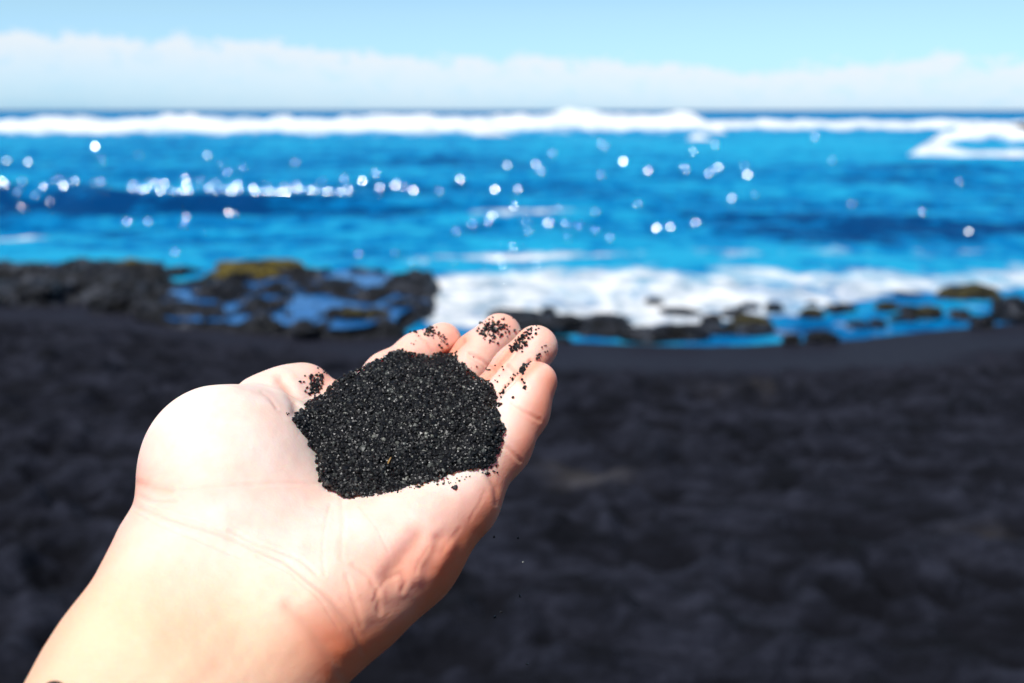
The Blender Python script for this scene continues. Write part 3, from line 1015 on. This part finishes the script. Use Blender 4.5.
def build_heap():
    g = np.random.default_rng(3)
    # base: fine sheet over the outline, with the rim dropped into the palm
    n = 12500
    px = g.uniform(285, 512, n * 3); py = g.uniform(345, 502, n * 3)
    wob = 2.4 * (fbm(px * 0.12, py * 0.12, 3, 8) - 0.5) * 2
    ed = seg_dist(px, py, HEAP + HEAP[:1])
    ins = inside(px, py, HP)
    ok = ((ins & (ed + wob > -0.5)) | ((ed < 1.5 + wob * 0.6) & (py > 440) & (g.uniform(0, 1, px.shape) < 0.45)))
    px, py, ed, ins = px[ok][:n], py[ok][:n], ed[ok][:n], ins[ok][:n]
    sd = np.where(ins, ed, -ed)
    C, Rr = [], []
    for x, y, s in zip(px, py, sd):
        d = float(heap_depth(x, y)) + 0.0012 * (vnoise(np.array(x * 0.05), np.array(y * 0.05), 4) - 0.5) * 2
        loc, nor = hit(x, y)
        if loc is not None:
            hd = (loc - CAM) @ FWD
            # never under the skin; near the rim the sand thins out to single grains
            d = min(d, hd - 0.0008 - 0.003 * min(1.0, max(0.0, s / 12.0)))
            if s < 9: d = max(d, hd - 0.0008 - 0.0012 * max(0.0, s))
        elif s < 0: continue
        r = g.uniform(0.00040, 0.00080) * (1.4 if g.uniform() < 0.06 else 1)
        d += g.uniform(-0.0004, 0.0010)
        C.append(cam_to_world(cpt(x, y, d))); Rr.append(r)
    # filler sheet under the grains
    gx, gy = np.meshgrid(np.arange(290, 508, 3.0), np.arange(348, 500, 3.0))
    okg = inside(gx, gy, HP) & (seg_dist(gx, gy, HEAP + HEAP[:1]) > 3)
    D = heap_depth(gx.ravel(), gy.ravel()).reshape(gx.shape)
    for i in range(gx.shape[0]):
        for j in range(gx.shape[1]):
            if okg[i, j]:
                loc, _ = hit(gx[i, j], gy[i, j])
                if loc is not None: D[i, j] = min(D[i, j], (loc - CAM) @ FWD - 0.0002 - 0.0026)
    P = np.stack([(gx - 512) * D / FPX, (341.5 - gy) * D / FPX, D + 0.0012], -1).reshape(-1, 3)
    f = grid_faces(*gx.shape)
    f = f[okg.reshape(-1)[f].all(1)]
    f = np.concatenate([f[:, [0, 1, 2]], f[:, [0, 2, 3]]])
    o = grains('black_sand_heap', np.array(C), np.array(Rr), 5, extra=(cam_to_world(P), f))
    tag(o, 'heap of coarse glittering black sand cupped in the palm', 'sand', kind='stuff')


build_heap()


def cluster(label, spots, seed):
    """spots = (px, py, spread x, spread y, angle deg, count, size)"""
    g = np.random.default_rng(seed)
    C, Rr = [], []
    for (cx, cy, sx, sy, ang, cnt, size) in spots:
        for _ in range(cnt):
            u, v = g.normal(0, sx), g.normal(0, sy)
            a = R(ang)
            x, y = cx + u * math.cos(a) - v * math.sin(a), cy + u * math.sin(a) + v * math.cos(a)
            loc, nor = hit(x, y)
            if loc is None: continue
            r = g.uniform(0.00030, 0.00062) * size
            C.append(loc + nor * r * 0.55); Rr.append(r)
    o = grains('sand_grains', np.array(C), np.array(Rr), seed)
    tag(o, label, 'sand', kind='stuff')


cluster('black sand grains stuck to the index fingertip', [(430, 331, 4, 3, 20, 40, 1), (437, 333, 6, 3, 30, 14, .9), (414, 331, 2, 1.2, 0, 8, 1), (443, 340, 2, 4, 0, 10, .8), (420, 336, 8, 3, -30, 8, .6)], 31)
cluster('black sand grains stuck to the middle fingertip', [(491, 329, 6.5, 5, -20, 95, 1), (492, 328, 3, 3, 0, 14, 1.5), (501, 327, 4, 6, 0, 30, .9), (480, 332, 2, 2, 0, 12, 1.1), (490, 340, 5, 2, 0, 8, .8), (455, 354, 2, 2, 0, 6, 1), (478, 365, 8, 6, 0, 4, .6)], 32)
cluster('black sand grains stuck to the ring fingertip', [(522, 341, 7, 3.2, -45, 75, 1), (514, 348, 2.5, 2.5, 0, 22, 1.1), (533, 329, 5, 2.5, -20, 16, .8), (537, 356, 2, 3, 0, 6, 1), (545, 348, 1.5, 3, 0, 5, .9), (500, 378, 10, 6, -45, 9, .7), (489, 370, 2, 1, 0, 5, 1)], 33)
cluster('black sand grains along the gap between ring and little finger', [(523, 370, 3.0, 2.0, -40, 26, 1.1), (528, 365, 2.5, 1, -40, 10, .9), (510, 382, 9, 0.8, -48, 12, .7), (503, 393, 2.2, 1.2, -55, 9, .9), (524, 382, 1.0, 1.0, 0, 3, 1.1), (525, 389, .8, .8, 0, 4, 1.2), (512, 398, 1, 1, 0, 2, .9), (498, 404, 1.5, 2, 0, 12, 1)], 34)
cluster('black sand grains stuck to the thumb tip', [(315, 385, 3.2, 5.5, 10, 70, 1.05), (309, 376, 2, 2, 0, 5, .9), (320, 378, 3, 5, 0, 16, .9), (312, 392, 3, 3, 0, 20, 1.1), (301, 382, 2.0, 1, 0, 3, .9)], 35)
cluster('few black sand grains scattered on the palm', [(373, 495, 2, 1, 0, 6, 1.1), (454, 488, 1.6, 1.2, 0, 6, 1.2), (420, 487, 1, .6, 0, 3, .9), (445, 482, 12, 2, -12, 22, .6), (380, 493, 22, 2, -8, 26, .6), (488, 470, 6, 3, -20, 16, .7), (287, 413, 1.2, 2, 0, 3, .9), (207, 384, .4, .4, 0, 1, .8), (488, 472, 3, 2, 0, 7, .9), (395, 490, 10, 1.5, -8, 8, .6)], 36)


def chip(name, label, cat, base, axis, length, wid, mat, seed):
    """small flattened irregular fragment"""
    bm = bmesh.new()
    bmesh.ops.create_icosphere(bm, subdivisions=3, radius=1.0)
    off = Vector((seed, seed * 2.0, 3))
    for v in bm.verts:
        k = 1 + 0.35 * mnoise.noise(v.co * 1.7 + off)
        v.co = Vector((v.co.x * length * k, v.co.y * wid * k, v.co.z * wid * 0.6 * k))
    me = bpy.data.meshes.new(name); bm.to_mesh(me); bm.free()
    for p in me.polygons: p.use_smooth = True
    me.materials.append(mat)
    o = bpy.data.objects.new(name, me)
    o.location = base
    o.rotation_euler = Vector(axis).to_track_quat('X', 'Z').to_euler()
    COL.objects.link(o)
    tag(o, label, cat)
    return o


sx, sy = 388.5, 462
sloc = cam_to_world(cpt(sx, sy, float(heap_depth(np.array(sx), np.array(sy))) - 0.0012))
chip('straw_fragment', 'tiny orange brown straw fragment lying on the black sand heap', 'straw', sloc, UPV * 0.9 + RGT * 0.45, 0.0017, 0.0004, M['straw'], 2)


def on_beach(px, py):
    z = 0.3
    for _ in range(6):
        c = gp(px, py, z)
        b, _d = beach_h(np.array([c[0]]), np.array([c[1]]))
        z = float(b[0]) + 0.01
    return gp(px, py, z + 0.01)


chip('shell_fragment', 'pale orange shell fragment on dark sand beside the heel of the hand', 'shell', on_beach(432, 621), (1, .2, 0), 0.014, 0.009, M['shell'], 4)
chip('coral_fragment', 'small red brown coral fragment on the open dark sand', 'coral', on_beach(585, 594), (.3, 1, 0), 0.008, 0.007, M['coral'], 6)


# a few grains falling beside the hand
fall = [(494, 537, .32), (518, 538, .33), (523, 562, .33), (495, 617, .33), (520, 596, .34), (527, 664, .33), (501, 612, .32)]
o = grains('falling_sand', cam_to_world(np.array([cpt(*f) for f in fall])), np.full(len(fall), 0.0005), 77)
tag(o, 'few loose sand grains falling through the air beside the hand', 'sand', kind='stuff')


# dark cord around the wrist, just entering the picture
def bracelet():
    a = cpt(48, 700, .262); ax = cpt(140, 677, .262) - cpt(-60, 1010, .235); ax /= np.linalg.norm(ax)
    c0 = cpt(150, 712, .256); ax = ax - np.array([ax[0] * 1.0, 0, 0]); ax /= np.linalg.norm(ax)
    e1 = np.cross(ax, [0, 0, 1.0]); e1 /= np.linalg.norm(e1); e2 = np.cross(ax, e1)
    n = 96
    ring = []
    for k in range(n):
        t = 2 * math.pi * k / n
        dr = math.cos(t) * e1 + math.sin(t) * e2
        lo_, hi_ = 0.005, 0.07
        for _ in range(24):
            m = (lo_ + hi_) / 2
            if hand_sdf((c0 + dr * m)[None])[0] < 0.0006: lo_ = m
            else: hi_ = m
        ring.append(c0 + dr * lo_)
    ring = np.array(ring)
    V, F = [], []
    m = 8
    for k in range(n):
        rad = ring[k] - c0; rad /= np.linalg.norm(rad)
        for q in range(m):
            t = 2 * math.pi * q / m
            V.append(ring[k] + 0.0013 * (math.cos(t) * rad + math.sin(t) * ax * 1.3) * (1 + 0.15 * math.sin(k * 1.7 + q)))
    for k in range(n):
        for q in range(m):
            F.append((k * m + q, k * m + (q + 1) % m, ((k + 1) % n) * m + (q + 1) % m, ((k + 1) % n) * m + q))
    br = mesh_obj('bracelet', cam_to_world(np.array(V)), F, M['band'], parent=hand)
    # small dark bead on the cord
    loc, nor = hit(58, 691)
    bm = bmesh.new()
    bmesh.ops.create_uvsphere(bm, u_segments=20, v_segments=12, radius=1.0)
    rot = Vector(nor).to_track_quat('Z', 'Y')
    for v in bm.verts:
        v.co = rot @ Vector((v.co.x * 0.0034, v.co.y * 0.0022, v.co.z * 0.0017)) + Vector(loc + nor * 0.001)
    me = bpy.data.meshes.new('bead'); bm.to_mesh(me); bm.free()
    for p in me.polygons: p.use_smooth = True
    me.materials.append(M['band'])
    b = bpy.data.objects.new('bead', me)
    COL.objects.link(b)
    b.parent = br
    return br


bracelet()

# ------------------------------------------------------------------ camera
cam = bpy.data.cameras.new('camera')
cam.sensor_width = 36.0
cam.lens = FPX * 36.0 / 1024.0
cam.clip_start = 0.01
cam.clip_end = 20000
cam.dof.use_dof = True
cam.dof.focus_distance = 0.322
cam.dof.aperture_fstop = 9.5
co = bpy.data.objects.new('camera', cam)
co.location = CAM
co.rotation_euler = (math.pi / 2 - PITCH, 0, 0)
COL.objects.link(co)
scene.camera = co

scene.view_settings.view_transform = 'Standard'
scene.view_settings.look = 'None'
scene.view_settings.exposure = 0
scene.cycles.use_denoising = True
